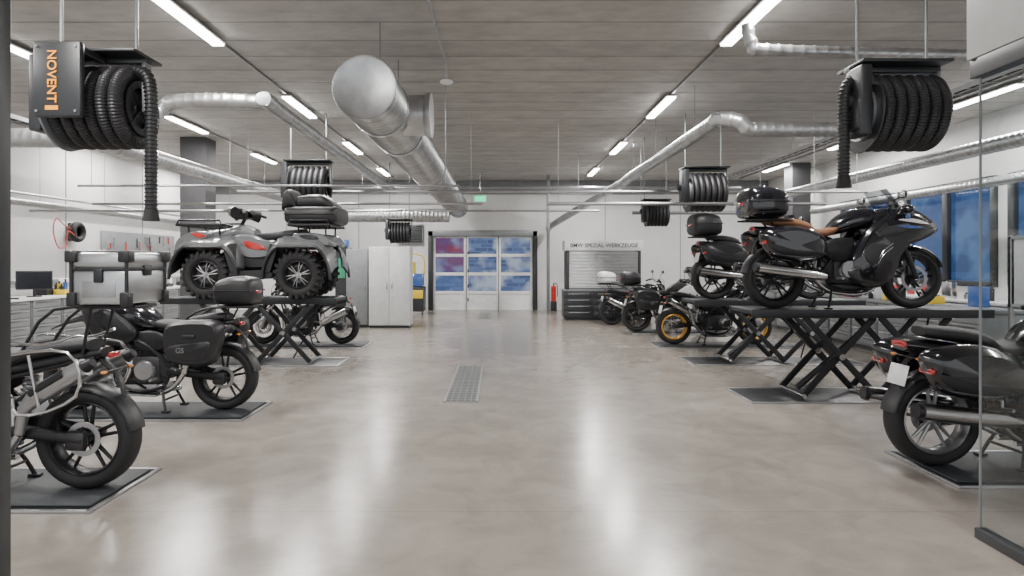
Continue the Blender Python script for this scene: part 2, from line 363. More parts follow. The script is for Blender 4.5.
# ---------------------------------------------------------------- motorcycles
def bike(name,loc,rz=0,style='adv',body=BLK2,accent=DMET,rim=DMET,wst='cast5',pan=None,panm=BLK,tc=None,tcm=BLK,seat=SEATB,frame=DMET,knob=False,sc=1,lean=0,muf=CHR,plate=True,tcz=1.06,tcx=-.90,rack=False,boxer=True,guards=False,muf2=False,stripe=False):
    g=G(name,loc,rz,sc,rx=lean)
    rx,fx=-.76,.78; R=.335
    wheel(g,'rear_wheel',rx,R,R,.17,wst,rim,knob,1); wheel(g,'front_wheel',fx,R,R,.13,wst,rim,knob)
    g.part('swingarm')
    for y in(-.11,.11): g.sweep([(-.22,y,.42),(-.5,y,.38),(rx-.03,y,R)],[.04,.026],DMET,10,flat=1.3)
    g.cyl((rx,-.13,R),(rx,.13,R),.03,ALU); g.box((rx+.02,.10,R),(.14,.07,.13),ENG,.03)
    g.sweep([(-.30,0,.45),(-.38,0,.80)],.022,CHR,10)
    for i in range(9): g.tor((-.305-.008*i,0,.50+.03*i),(-.2,0,1),.042,.008,ALU if style=='adv' else BLK,seg=16,seg2=6)
    g.part('front_fork'); hx,hz=(.50,1.02)
    for y in(-.105,.105):
        g.sweep([(fx,y,R),(fx-.12,y,R+.30)],.032,DMET if style!='naked' else ALU,12); g.sweep([(fx-.10,y,R+.25),(hx,y,hz)],.024,CHR if style=='naked' else GOLD if rim is GOLD else DMET,12)
        g.box((fx-.07,y*.85,R+.10),(.07,.05,.12),ENG,.015)
    g.box((hx,0,hz),(.09,.27,.035),DMET,.01); g.box((hx+.06,0,hz-.2),(.08,.26,.03),DMET,.01)
    g.part('front_mudguard'); g.fender(fx,R,R+.035,20,150 if style!='adv' else 130,.16,body if style!='naked' else BLK)
    g.part('frame')
    for sy in(-1,1):
        g.sweep([(.44,sy*.05,.95),(.20,sy*.14,.78),(-.05,sy*.15,.66),(-.24,sy*.13,.45),(-.20,sy*.12,.28)],.020,frame,8,3)
        g.sweep([(.44,sy*.05,.88),(.34,sy*.10,.60),(.28,sy*.11,.30),(.05,sy*.11,.20),(-.2,sy*.12,.26)],.018,frame,8,3)
        g.sweep([(-.02,sy*.14,.68),(-.35,sy*.13,.76),(-.85,sy*.08,.88)],.014,frame,8,3); g.sweep([(-.22,sy*.13,.50),(-.45,sy*.13,.66),(-.78,sy*.09,.85)],.012,frame,8,2)
        g.sweep([(.2,sy*.14,.78),(.12,sy*.14,.60)],.013,frame,8); g.sweep([(-.05,sy*.15,.66),(.2,sy*.11,.62)],.013,frame,8)
    g.part('engine')
    g.box((.06,0,.42),(.42,.26,.30),ENG,.05); g.box((-.18,0,.46),(.22,.22,.26),ENG,.05); g.box((.05,0,.24),(.46,.24,.08),ALU if style=='adv' else ENG,.03)
    g.box((.06,0,.64),(.3,.2,.18),DMET,.04)
    if boxer:
        for sy in(-1,1):
            g.lathe((.14,sy*.12,.42),(0,sy,0.08),[(0,0),(.075,0)]+sum([[(.085,.02*i+.01),(.085,.02*i+.016),(.070,.02*i+.018)] for i in range(5)],[])+[(.08,.12),(.088,.15),(.086,.21),(.06,.235),(0,.24)],ALU,24)
            g.sweep([(.2,sy*.28,.40),(.34,sy*.22,.28),(.2,sy*.12,.17),(-.2,sy*.08,.17)],.021,CHR,10,4)
            g.box((.14,sy*.355,.42),(.13,.02,.11),ENG,.02)
    else:
        for sy in(-1,1):
            g.lathe((.0,sy*.12,.42),(0,sy,0),[(0,.06),(.09,.055),(.11,.03),(.115,0)],ALU,24); g.lathe((.2,sy*.12,.38),(0,sy,0),[(0,.04),(.06,.04),(.075,.02),(.078,0)],ENG,24)
        for i in range(6): g.box((.16,0,.56+.022*i),(.22,.24,.008),ENG,.002)
        for y in(-.07,.07): g.sweep([(.27,y,.62),(.38,y,.5),(.33,y,.24),(.1,y-.02,.16),(-.25,-.1,.2)],.021,CHR,10,4)
    g.box((.34,0,.58),(.04,.3,.24),BLK,.01)
    g.part('exhaust')
    for sy in((-1,1) if muf2 else (-1,) if abs(rz)<1 else (1,)):
        g.sweep([(-.15,sy*.09,.18),(-.30,sy*.14,.26),(-.42,sy*.18,.40)],.026,CHR,12,4)
        if style=='tour':
            g.sweep([(-.30,sy*.22,.36),(-.45,sy*.25,.385),(-.75,sy*.28,.42),(-1.06,sy*.30,.46)],[.05,.07,.075,.066],muf,18,flat=.85); g.cyl((-1.04,sy*.30,.457),(-1.09,sy*.303,.463),.058,DMET,.05)
        elif style=='adv':
            g.sweep([(-.42,sy*.18,.40),(-.46,sy*.19,.56),(-.56,sy*.20,.66),(-.88,sy*.215,.84)],[.028,.035,.055,.052],muf,18,flat=1.15); g.cyl((-.87,sy*.215,.835),(-.93,sy*.217,.87),.046,DMET,.03)
            g.sweep([(-.54,sy*.225,.67),(-.76,sy*.235,.80)],.040,DMET,10,flat=.8)
        else:
            g.sweep([(-.40,sy*.19,.40),(-.50,sy*.205,.46),(-.90,sy*.23,.66)],[.04,.066,.062],muf,18,flat=1.15); g.cyl((-.89,sy*.23,.655),(-.95,sy*.232,.685),.055,DMET,.035)
    g.part('handlebar'); bz=hz+.10; bx=hx-.05
    g.sweep([(bx-.16,-.42,bz-.01),(bx-.05,-.28,bz+.04),(bx,-.1,bz-.03),(bx,.1,bz-.03),(bx-.05,.28,bz+.04),(bx-.16,.42,bz-.01)],.012,DMET,8,5)
    for sy in(-1,1):
        g.cyl((bx-.07,sy*.31,bz+.035),(bx-.16,sy*.43,bz-.01),.019,RUB); g.sweep([(bx+.0,sy*.27,bz+.05),(bx+.02,sy*.36,bz+.03),(bx-.06,sy*.44,bz+.0)],.007,ALU,6,3)
        mh=.23 if style!='tour' else .12
        g.sweep([(bx-.05,sy*.28,bz+.05),(bx-.03,sy*.31,bz+mh*.6),(bx+.0,sy*.36,bz+mh-.03)],.007,DMET,6,3)
        g.ell((bx,sy*.39,bz+mh),(.022,.075,.045),BLK); g.box((bx-.02,sy*.39,bz+mh),(.01,.12,.065),CHR,.004)
        if guards: g.sweep([(bx-.02,sy*.25,bz+.02),(bx+.07,sy*.34,bz+.03),(bx+.04,sy*.45,bz+.0),(bx-.1,sy*.46,bz-.01)],[.02,.05],BLK,8,4,flat=1.4)
    g.part('footrests')
    for sy in(-1,1):
        g.cyl((-.12,sy*.14,.34),(-.12,sy*.27,.34),.014,ALU); g.sweep([(-.35,sy*.15,.62),(-.38,sy*.18,.45),(-.38,sy*.28,.45)],.012,ALU,8)
    g.part('centre_stand')
    for sy in(-1,1): g.sweep([(-.16,sy*.10,.24),(-.2,sy*.16,.12),(-.24,sy*.19,.012)],.014,DMET,8); g.box((-.24,sy*.19,.012),(.08,.05,.02),DMET,.005)
    g.cyl((-.2,-.16,.12),(-.2,.16,.12),.011,DMET)
    g.part('tank')
    if style=='adv':
        g.loft([(.46,.93,.06,.05),(.38,.96,.14,.11),(.2,.97,.17,.14),(.02,.93,.15,.11),(-.1,.87,.09,.06)],body)
        g.cyl((.18,0,1.10),(.17,0,1.125),.045,ALU)
        g.part('seat'); g.loft([(-.02,.89,.08,.03),(-.15,.88,.14,.05),(-.32,.87,.16,.05),(-.40,.90,.165,.05),(-.62,.945,.15,.05),(-.80,.96,.10,.035)],seat)
        g.part('tail'); g.loft([(-.25,.79,.12,.05),(-.6,.86,.11,.05),(-.88,.91,.07,.03)],BLK)
        g.part('side_fairing')
        for sy in(-1,1):
            g.puff([(.60,.98),(.38,1.05),(.12,.90),(.06,.78),(.22,.68),(.44,.72)],sy*.12,sy*.22,accent,4,.8)
            g.puff([(.1,.80),(-.12,.82),(-.25,.72),(-.1,.62),(.08,.66)],sy*.11,sy*.16,DMET,4,.8)
        g.part('front_beak'); g.loft([(.42,.92,.13,.08),(.64,.95,.11,.05),(.85,.90,.07,.025),(1.03,.83,.035,.012)],accent if accent is not DMET else body)
        g.part('headlight'); g.loft([(.50,1.04,.13,.08),(.62,1.04,.12,.085),(.68,1.03,.09,.06)],BLK); g.ell((.655,.045,1.04),(.045,.055,.05),LENS); g.ell((.655,-.055,1.04),(.04,.04,.045),LENS)
        g.part('windscreen')
        g.grid([[(.64-.17*t-.10*(u*u),u*(.17-.03*t),1.08+.36*t) for u in[i/5-1 for i in range(11)]] for t in[j/5 for j in range(6)]],SCREEN)
        g.part('skid_plate'); g.box((.12,0,.17),(.46,.28,.02),ALU,.006,(0,-.05,0)); g.box((.39,0,.26),(.02,.28,.2),ALU,.006,(0,.6,0))
        if rack or guards:
            g.part('crash_bars')
            for sy in(-1,1):
                g.sweep([(.40,sy*.12,.30),(.34,sy*.36,.36),(.26,sy*.40,.55),(.34,sy*.28,.80),(.46,sy*.14,.92)],.014,CHR if rack else DMET,8,5); g.sweep([(.26,sy*.40,.55),(.02,sy*.38,.38),(.0,sy*.13,.24)],.014,CHR if rack else DMET,8,4)
    elif style=='tour':
        g.loft([(.42,.98,.10,.06),(.30,1.00,.17,.11),(.12,.99,.18,.12),(-.05,.93,.14,.10),(-.16,.86,.09,.05)],body)
        g.part('seat'); g.loft([(-.02,.93,.09,.03),(-.18,.85,.15,.05),(-.34,.84,.17,.055),(-.44,.91,.17,.06),(-.60,.95,.155,.055),(-.80,.97,.12,.045),(-.86,.98,.08,.03)],seat)
        g.part('tail'); g.loft([(-.15,.72,.14,.08),(-.45,.77,.15,.09),(-.75,.83,.13,.08),(-1.0,.88,.09,.04)],body)
        g.box((-.99,0,.885),(.05,.16,.045),REDL,.015)
        g.part('fairing')
        for sy in(-1,1):
            g.puff([(.92,.86),(.86,.97),(.62,1.10),(.40,1.04),(.22,.92),(.10,.76),(.00,.52),(.06,.30),(.26,.24),(.42,.34),(.50,.56),(.62,.70),(.80,.78)],sy*.13,sy*.29,body,4,.84,.25)
            g.puff([(.58,.93),(.36,.90),(.24,.80),(.34,.79),(.52,.84)],sy*.275,sy*.300,accent,4,.8)
            g.puff([(.36,.70),(.18,.72),(.10,.60),(.16,.50),(.30,.54)],sy*.285,sy*.305,ENG,4,.85)
            g.puff([(.30,.46),(.10,.48),(-.06,.42),(.04,.30),(.26,.29)],sy*.14,sy*.27,ENG,4,.8)
            g.puff([(.06,.76),(-.16,.78),(-.30,.68),(-.18,.54),(.02,.56)],sy*.12,sy*.20,DMET,4,.8)
            g.cyl((-.02,sy*.2,.44),(-.02,sy*.24,.44),.09,ALU)
            if stripe:
                g.puff([(.80,.925),(.64,.985),(.46,.975),(.62,.945)],sy*.27,sy*.301,WHTP,4,.85); g.puff([(.74,.885),(.60,.915),(.44,.905),(.60,.88)],sy*.27,sy*.303,BLUEP,4,.85)
                g.ell((.56,sy*.30,1.01),(.03,.006,.03),BLUEP)
            for dy in(.80,.84): g.sweep([(.40,sy*.298,dy-.12),(.30,sy*.305,dy-.2),(.24,sy*.298,dy-.3)],.006,CHR,6,3)
        g.loft([(.25,.95,.20,.13),(.50,.98,.25,.14),(.74,.95,.21,.12),(.92,.88,.13,.08),(1.00,.84,.05,.03)],body)
        g.part('headlight'); g.ell((.90,0,.88),(.09,.10,.05),LENS)
        for sy in(-1,1): g.ell((.84,sy*.13,.90),(.09,.05,.04),LENS); g.ell((.50,sy*.37,1.08),(.06,.11,.05),body); g.sweep([(.48,sy*.24,1.02),(.50,sy*.34,1.07)],.02,BLK,8)
        g.part('windscreen')
        g.grid([[(.76-.26*t-.16*(u*u),u*(.21-.06*t*t),1.00+.34*t-.03*u*u) for u in[i/6-1 for i in range(13)]] for t in[j/6 for j in range(7)]],SCREEN)
        g.sweep([(.60,-.21,1.0),(.75,0,1.01),(.60,.21,1.0)],.014,BLK,8,5)
    else:
        g.loft([(.42,.90,.07,.05),(.36,.92,.13,.09),(.18,.93,.16,.115),(.0,.89,.14,.09),(-.12,.83,.08,.04)],accent)
        g.cyl((.18,0,1.03),(.17,0,1.055),.04,CHR)
        g.part('seat'); g.loft([(-.08,.82,.09,.03),(-.22,.81,.14,.045),(-.45,.83,.145,.045),(-.72,.87,.12,.04),(-.8,.88,.07,.02)],seat)
        g.part('tail'); g.fender(rx,R,R+.07,60,140,.16,BLK); g.loft([(-.3,.75,.11,.04),(-.6,.79,.10,.04),(-.85,.84,.06,.03)],body)
        for sy in(-1,1): g.puff([(-.02,.76),(-.25,.76),(-.3,.62),(-.12,.54),(0,.62)],sy*.1,sy*.155,body,4,.8)
        g.part('headlight'); g.lathe((.56,0,.92),(1,0,0),[(0,-.08),(.06,-.06),(.09,0),(.095,.05),(.085,.06)],BLK,24); g.lathe((.56,0,.92),(1,0,0),[(.085,.055),(.05,.07),(0,.075)],LENS,24)
        g.part('instrument'); g.cyl((.5,0,1.08),(.53,0,1.10),.055,DMET)
    g.part('tail_light_and_plate')
    g.box((-.93 if style!='tour' else -1.0,0,.89),(.03,.10,.04),REDL,.01)
    g.sweep([(-.84,0,.86),(-.96,0,.74),(-1.0,0,.60)],[.03,.02],BLK,8,3,flat=.6)
    if plate: g.box((-1.012,0,.66),(.006,.20,.15),WHTP,.002,(0,.25,0))
    for sy in(-1,1): g.sweep([(-.94,0,.79),(-.95,sy*.12,.79)],.006,BLK,6); g.ell((-.95,sy*.14,.79),(.02,.025,.012),AMB)
    g.fender(rx,R,R+.03,75,170,.17,BLK)
    if rack:
        g.part('luggage_rack')
        for sy in(-1,1):
            g.sweep([(-.30,sy*.15,.80),(-.34,sy*.27,.90),(-.80,sy*.27,.94),(-.84,sy*.25,.66),(-.46,sy*.25,.54),(-.34,sy*.27,.86)],.011,CHR,8,4); g.sweep([(-.55,sy*.27,.92),(-.60,sy*.25,.59)],.010,CHR,8); g.sweep([(-.30,sy*.2,1.0),(-.60,sy*.22,.98),(-.80,sy*.20,1.04)],.010,CHR,8,3)
    if tc or rack:
        g.part('rear_carrier')
        for sy in(-1,1): g.sweep([(-.40,sy*.13,.93),(-.62,sy*.14,tcz-.03),(-1.12,sy*.11,tcz-.02)],.011,DMET,8,3); g.sweep([(-.78,sy*.10,.90),(-.85,sy*.12,tcz-.02)],.010,DMET,8)
        g.box((tcx+.04,0,tcz-.015),(.44,.26,.02),DMET,.008)
    if tc: topcase(g,(tcx,0,tcz),tc,tcm,DMET)
    if pan:
        for sy in(-1,1): pannier(g,sy,pan,panm)
    g.part('cables')
    for y in(-.12,.12): g.sweep([(bx,y*2,bz+.04),(bx+.12,y,bz),(bx+.12,y*.6,bz-.2),(.35,y*.4,.8)],.005,BLK,5,4)
    return g.done()

# ---------------------------------------------------------------- room
XL,XR,YF,YB,H=-9.5,8.9,21.3,-3.0,4.3
def slab(name,x0,x1,y0,y1,z0,z1,mat):
    me=bpy.data.meshes.new(name); bm=bmesh.new(); bmesh.ops.create_cube(bm,size=1)
    for v in bm.verts: v.co=Vector(((x0+x1)/2+v.co.x*(x1-x0),(y0+y1)/2+v.co.y*(y1-y0),(z0+z1)/2+v.co.z*(z1-z0)))
    bm.to_mesh(me); bm.free(); me.materials.append(mat); o=bpy.data.objects.new(name,me); SC.collection.objects.link(o); return o
slab('floor',XL-.2,XR+.2,YB,YF+.2,-.2,0,floor_mat())
slab('ceiling',XL-.2,XR+.2,YB,YF+.2,H,H+.2,ceil_mat())
slab('wall_left',XL-.2,XL,YB,YF,0,H,WALL)
g=G('wall_right')
wins=[(8.6,11.1),(11.5,14.0),(14.4,16.6)]
g.bb(XR,XR+.2,YB,YF,0,1.15,WALLB); g.bb(XR,XR+.2,YB,YF,3.15,H,WALLB)
ed=[YB]+[v for w in wins for v in w]+[YF]
for i in range(0,len(ed),2): g.bb(XR,XR+.2,ed[i],ed[i+1],1.15,3.15,WALLB)
g.done()
for i,(a,b) in enumerate(wins):
    g=G('window_%d'%(i+1)); g.part('frame')
    for y in(a,a+(b-a)/2,b): g.bb(XR-.05,XR+.08,y-.07,y+.07,1.15,3.15,DARKF,.005)
    for z in(1.19,3.11): g.bb(XR-.05,XR+.08,a,b,z-.05,z+.05,DARKF,.005)
    g.part('glazing'); g.bb(XR+.04,XR+.06,a,b,1.15,3.15,OUTB); g.done()
g=G('wall_back'); DX0,DX1,DZ=-2.22,1.08,2.45
g.bb(XL,DX0,YF,YF+.2,0,H,WALLB); g.bb(DX1,XR,YF,YF+.2,0,H,WALLB); g.bb(DX0,DX1,YF,YF+.2,DZ,H,WALLB)
g.done()
g=G('trim_1')
for x in(-7.1,-4.7,3.5,6.0): g.bb(x-.01,x+.01,YF-.012,YF,0,H-.01,CABG)
g.bb(XL+.01,XR-.01,YF-.10,YF-.001,3.85,H-.01,CABG)
g.done()
g=G('trim_2')
for y in(5,8,11,14,17,20): g.bb(XL,XL+.012,y-.01,y+.01,0.12,H-.01,CABG)
g.done()
g=G('baseboard_left'); g.bb(XL,XL+.02,0,YF,0,.12,CABG); g.done()
g=G('door_1'); g.part('frame')
g.bb(DX0-.16,DX0,YF-.14,YF+.02,0,DZ+.18,DARKF,.01); g.bb(DX1,DX1+.16,YF-.14,YF+.02,0,DZ+.18,DARKF,.01)
g.bb(DX0-.16,DX1+.16,YF-.14,YF+.0,DZ,DZ+.2,CABG,.01)
g.part('panels'); w=(DX1-DX0); cols=[DX0,DX0+w*.33,DX0+w*.66,DX1]; rows=[0,.58,1.2,1.82,DZ]
for r in rows: g.bb(DX0,DX1,YF-.02,YF+.05,max(0,r-.05),min(DZ,r+.05),WHTP,.005)
for c in cols: g.bb(max(DX0,c-.07),min(DX1,c+.07),YF-.022,YF+.052,0,DZ,WHTP,.005)
g.bb(DX0,DX1,YF,YF+.04,0,.58,WHTP)
g.part('glazing')
for i in range(1,4):
    for j in range(3):
        g.bb(cols[j],cols[j+1],YF+.03,YF+.045,rows[i],rows[i+1],OUTR if (j==0 and i>=2) else OUTB2)
g.part('handle'); g.box((cols[1]+.12,YF-.05,1.05),(.03,.05,.14),CHR,.01)
g.bb(cols[1]+.0,cols[1]+.02,YF-.03,YF-.02,0,DZ,DMET); g.bb(cols[2]-.02,cols[2],YF-.03,YF-.02,0,DZ,DMET)
for z in(.35,.8,1.3,1.9): g.box((cols[1]+.07,YF-.03,z),(.04,.03,.1),DMET,.005)
g.done()
def lamp(x,y,L=1.5,pw=165):
    g=G('ceiling_lamp',(x,y,H)); g.part('housing'); g.bb(-.085,.085,-L/2,L/2,-.07,-.045,BARW,.01); g.bb(-.05,.05,-L/2+.1,L/2-.1,-.047,-.042,BARW)
    g.part('diffuser'); g.bb(-.07,.07,-L/2+.02,L/2-.02,-.095,-.068,TUBE,.01); g.done()
    l=bpy.data.lights.new('tube_light','AREA'); l.shape='RECTANGLE'; l.size=.14; l.size_y=L; l.energy=pw; l.color=(1,.97,.93)
    o=bpy.data.objects.new('tube_light',l); SC.collection.objects.link(o); o.parent=g.e; o.location=(0,0,-.10)
for y in(-.8,3.1,7.0,10.9,14.8,18.7):
    lamp(-3.4,y); lamp(2.73,y)
for y in(4.2,8.2,12.3,16.3): lamp(-6.0,y)
for y in(14.5,18.2): lamp(-8.7,y)
for y in(6.2,10.2,14.2,17.9): lamp(7.7,y)
g=G('lamp_rail')
for x in(-3.4,2.73,7.7,-6.0): g.bb(x-.02,x+.02,0,20.5,H-.04,H-.005,ALU)
g.done()
# ---------------------------------------------------------------- ducts
def duct(name,pts,r,n=0,step=.12):
    g=G(name); g.sweep(pts,r,GALV,24,n,ridge=r*.035+.003,step=step); return g
g=duct('main_ventilation_duct',[(-1.35,6.4,3.34),(-1.35,20.6,3.34)],.31)
g.lathe((-1.35,6.39,3.34),(0,-1,0),[(.325,-.06),(.33,.0),(.32,.025),(.30,.012),(0,.015)],GALV,40)
g.cyl((-1.35,7.6,3.34),(-.86,7.6,3.34),.24,GALV,seg=28); g.lathe((-.86,7.6,3.34),(1,0,0),[(0,.06),(.26,.05),(.26,0),(.24,-.03)],GALV,32)
for y in(7.2,8.5,12,16,19.5):
    g.lathe((-1.35,y,3.34),(0,1,0),[(.31,-.03),(.335,-.03),(.335,.03),(.31,.03)],CHR,32); g.cyl((-1.35,y,3.6),(-1.35,y,H-.01),.008,CHR,seg=8)
g.part('cross_duct'); g.sweep([(-5.4,19,2.98),(-1.5,19,2.98)],.2,GALV,24,ridge=.01,step=.12)
g.done()
g=duct('exhaust_duct',[(-2.9,17.5,3.52),(-2.9,8.6,3.58),(-2.9,8.15,3.6),(-3.2,8.0,3.61),(-4.0,8.0,3.61),(-4.25,8.0,3.5),(-4.4,7.8,3.2),(-4.4,7.8,3.0)],.09,5); g.done()
g=duct('exhaust_duct',[(-5.6,9,3.28),(-5.6,19,3.28)],.13)
g.sweep([(-5.6,9.2,3.28),(-5.6,9.0,3.28),(-5.9,8.8,3.3),(-9.3,8.7,3.3)],.13,GALV,20,4,ridge=.005,step=.12); g.done()
g=duct('exhaust_duct',[(1.6,20.9,2.7),(1.7,20.2,2.8),(2.85,15.5,3.45),(2.92,14.5,3.5),(2.92,9.2,3.5),(2.97,8.75,3.55),(3.2,8.6,3.5),(3.35,8.6,3.38),(3.6,8.6,3.38),(4.9,8.6,3.38)],.095,5)
for y in(9.6,12,14): g.cyl((2.92,y,3.5),(2.92,y,H-.05),.007,CHR,seg=6)
g.done()
g=duct('exhaust_duct',[(2.55,6.6,4.05),(2.6,6.6,3.85),(2.85,6.6,3.78),(5.2,6.6,3.72)],.06,5); g.done()
g=duct('exhaust_duct',[(7.4,5.5,3.35),(7.4,17,3.35)],.11); g.done()
g=duct('exhaust_duct',[(8.3,5,2.95),(8.3,17,2.95)],.08); g.done()
for (x0,x1,y,z,r,rods) in[(-7.0,-.3,11,2.60,.022,0),(.8,5.6,11,2.60,.03,0),(-5,7.0,12.2,2.94,.03,0),(-6.2,2.4,15.5,2.84,.025,1),(-9.4,-5.2,12.8,2.62,.03,0),(3.1,6.3,15,2.75,.04,0),(-4.5,7.0,18.6,3.76,.04,1),(-6.2,-.6,9.4,2.72,.018,0)]:
    g=G('service_pipe'); g.cyl((x0,y,z),(x1,y,z),r,ALU,seg=10)
    for k in((x0+.5,x1-.5) if rods else (x0+.2,x1-.2)): g.cyl((k,y,z),(k,y,H-.05),.005,ALU,seg=6)
    g.done()
def tray(x,y0,y1,z):
    g=G('cable_tray')
    for s in(-.12,.12): g.bb(x+s-.008,x+s+.008,y0,y1,z,z+.06,ALU)
    k=y0
    while k<y1: g.bb(x-.12,x+.12,k,k+.02,z,z+.012,ALU); k+=.3
    for i,c in enumerate((BLK,BLK,WHTP)): g.cyl((x-.06+.05*i,y0,z+.03),(x-.06+.05*i,y1,z+.03),.014,c,seg=6)
    k=y0+.5
    while k<y1: g.cyl((x-.12,k,z),(x-.12,k,H-.01),.006,ALU,seg=6); k+=3
    g.done()
tray(-7.4,5,19,3.75); tray(6.3,7,18,3.9)
g=G('sprinkler_pipe'); g.sweep([(-.72,3.2,H-.06),(-.72,8.5,H-.06),(-.72,8.6,H-.25)],.016,ALU,8); g.ell((-.72,8.6,H-.28),(.09,.09,.035),WHTP); g.done()
g=G('wall_pipes'); g.sweep([(-9.4,12,2.8),(-9.4,20,2.8)],.04,GALV,10); g.sweep([(-9.38,7,2.95),(-9.38,20,2.95)],.03,GALV,10); g.done()
# ---------------------------------------------------------------- hose reels
def reel(x,y,z,sc=1,drop=1.0,txt=True,n=6,hs=1):
    g=G('exhaust_hose_reel',(x,y,z),0,sc); g.part('drum')
    g.cyl((-.34,0,0),(.36,0,0),.2,DMET,seg=28)
    for i in range(n): 
        xx=-.24+.60*i/(n-1)
        if y<6:
            V=[];F=[];sg=14;NK=160
            for k in range(NK):
                a=2*pi*k/NK; rr=.079+(.0035 if k%2 else -.0035)
                for j in range(sg):
                    b=2*pi*j/sg; V.append((xx+.80*rr*math.cos(b),(.33+rr*math.sin(b))*math.cos(a),(.33+rr*math.sin(b))*math.sin(a)))
            for k in range(NK):
                for j in range(sg): F.append((k*sg+j,k*sg+(j+1)%sg,((k+1)%NK)*sg+(j+1)%sg,((k+1)%NK)*sg+j))
            g.add(V,F,HOSE)
        else: g.tor((xx,0,0),(1,0,0),.33,.085,HOSE,w=.064,seg=40,seg2=14)
    g.lathe((-.33,0,0),(1,0,0),[(0,-.01),(.42,-.01),(.43,0),(.42,.01),(0,.01)],CABG if txt else CABD,40); g.lathe((.42,0,0),(1,0,0),[(.2,-.01),(.27,-.01),(.27,.01),(.2,.01)],DMET,40,True)
    for k in range(4): a=pi/4+k*pi/2; g.cyl((.42,0,0),(.42,.27*math.cos(a),.27*math.sin(a)),.015,DMET,seg=8)
    g.cyl((-.33,0,0),(-.37,0,0),.3,GALV,seg=32)
    g.part('bracket'); g.bb(-.50,-.38,-.30,.02,-.28,.46,CABD,.02); g.bb(-.50,.50,-.06,.06,.44,.50,CABD,.01); g.bb(.46,.50,-.06,.06,-.05,.46,CABG,.01); g.bb(-.46,.50,-.26,.26,.50,.53,CABD,.005); g.cyl((.40,0,0),(.50,0,0),.04,DMET)
    for a in(-.38,.38):
        g.cyl((a,0,.52),(a,0,(H-.01-z)/sc),.015,CABG,seg=8)
    g.part('gearbox'); g.box((-.44,-.14,-.05),(.16,.26,.34),CABD,.03); g.cyl((-.56,-.1,.1),(-.44,-.1,.1),.08,ENG)
    if txt: 
        g.bb(-.28,.16,-.54,-.46,-.20,.50,CABD,.02); g.bb(-.24,.12,-.48,-.1,.42,.49,CABD,.01)
        g.text('NOVENT',(-.10,-.546,.17),(pi/2,pi/2,0),.12,ORNG); g.box((-.10,-.543,-.12),(.12,.004,.04),ORNG)
        for a in(-.24,.12):
            for b in(-.15,.45): g.cyl((a,-.55,b),(a,-.54,b),.012,ALU,seg=8)
    g.part('hanging_hose')
    hx=.58*hs
    if drop>0:
        g.sweep([(hx-.2*hs,-.05,.38),(hx-.05*hs,-.08,.30),(hx,-.1,.08),(hx,-.1,-.3),(hx,-.1,-drop)],.055,HOSE,14,5,ridge=.010,step=.04)
        g.cyl((hx,-.1,-drop),(hx,-.1,-drop-.12),.06,RUB,.08)
    g.done()
reel(-3.32,5.3,2.87,.82,1.02,True,6)
reel(3.52,5.75,2.93,.82,.70,False,6,-1)
reel(-3.47,11.6,2.98,.85,0,False); reel(3.68,11.6,2.86,.85,0,False); reel(3.35,13.8,2.62,.62,0,False); reel(-2.75,17.5,2.4,.7,0,False)
# ---------------------------------------------------------------- lifts
def lift(x0,x1,y,z=0.03,raised=False):
    g=G('motorcycle_lift',((x0+x1)/2,y,0)); L=x1-x0
    g.part('floor_pit'); g.bb(-L/2,L/2,-.42,.42,0,.012,STEEL,.003)
    for s in(-1,1): g.bb(-L/2,L/2,s*.42-.015,s*.42+.015,0,.018,ALU,.003)
    g.bb(-L/2-.015,-L/2+.015,-.44,.44,0,.018,ALU,.003); g.bb(L/2-.015,L/2+.015,-.44,.44,0,.018,ALU,.003)
    g.part('platform'); g.bb(-L/2+.03,L/2-.03,-.36,.36,z-.05 if raised else .014,z,MAT,.008)
    if raised:
        g.bb(-L/2+.02,L/2-.02,-.37,-.34,z-.09,z+.006,STEEL,.006); g.bb(-L/2+.02,L/2-.02,.34,.37,z-.09,z+.006,STEEL,.006)
        g.part('scissor')
        for c in(-.12*L,.19*L):
            for sy in(-.28,.28):
                for d in(-1,1):
                    a=Vector((c-d*.42,sy+d*.025,.05)); b=Vector((c+d*.42,sy+d*.025,z-.08)); v=b-a
                    g.box((a+b)/2,(v.length,.03,.075),STEEL,.008,(0,-math.atan2(v.z,v.x),0))
                g.cyl((c,sy-.06,(z-.03)/2),(c,sy+.06,(z-.03)/2),.035,CHR)
            for q in((c-.42,.06),(c+.42,.06),(c-.42,z-.09),(c+.42,z-.09)): g.cyl((q[0],-.31,q[1]),(q[0],.31,q[1]),.022,CHR,seg=12)
        g.cyl((-.25*L,0,.1),(.02*L,0,z-.3),.035,ENG); g.cyl((.0,0,z-.32),(.1*L,0,z-.12),.022,CHR)
        g.sweep([(L*.2,.1,.05),(L*.26,.2,.4),(L*.3,.1,.5),(L*.34,.1,z-.06)],.012,RUB,8,5)
    g.done()
lift(-5.2,-2.62,4.5); lift(-5.3,-2.6,6.85)
lift(-5.25,-2.5,10.2,1.04,True); lift(-5.3,-2.55,12.3)
lift(3.25,5.9,4.95); lift(2.85,5.65,7.65,1.05,True); lift(3.0,5.7,10.3,1.0,True); lift(2.95,5.6,12.25)
lift(2.95,5.6,14.6)
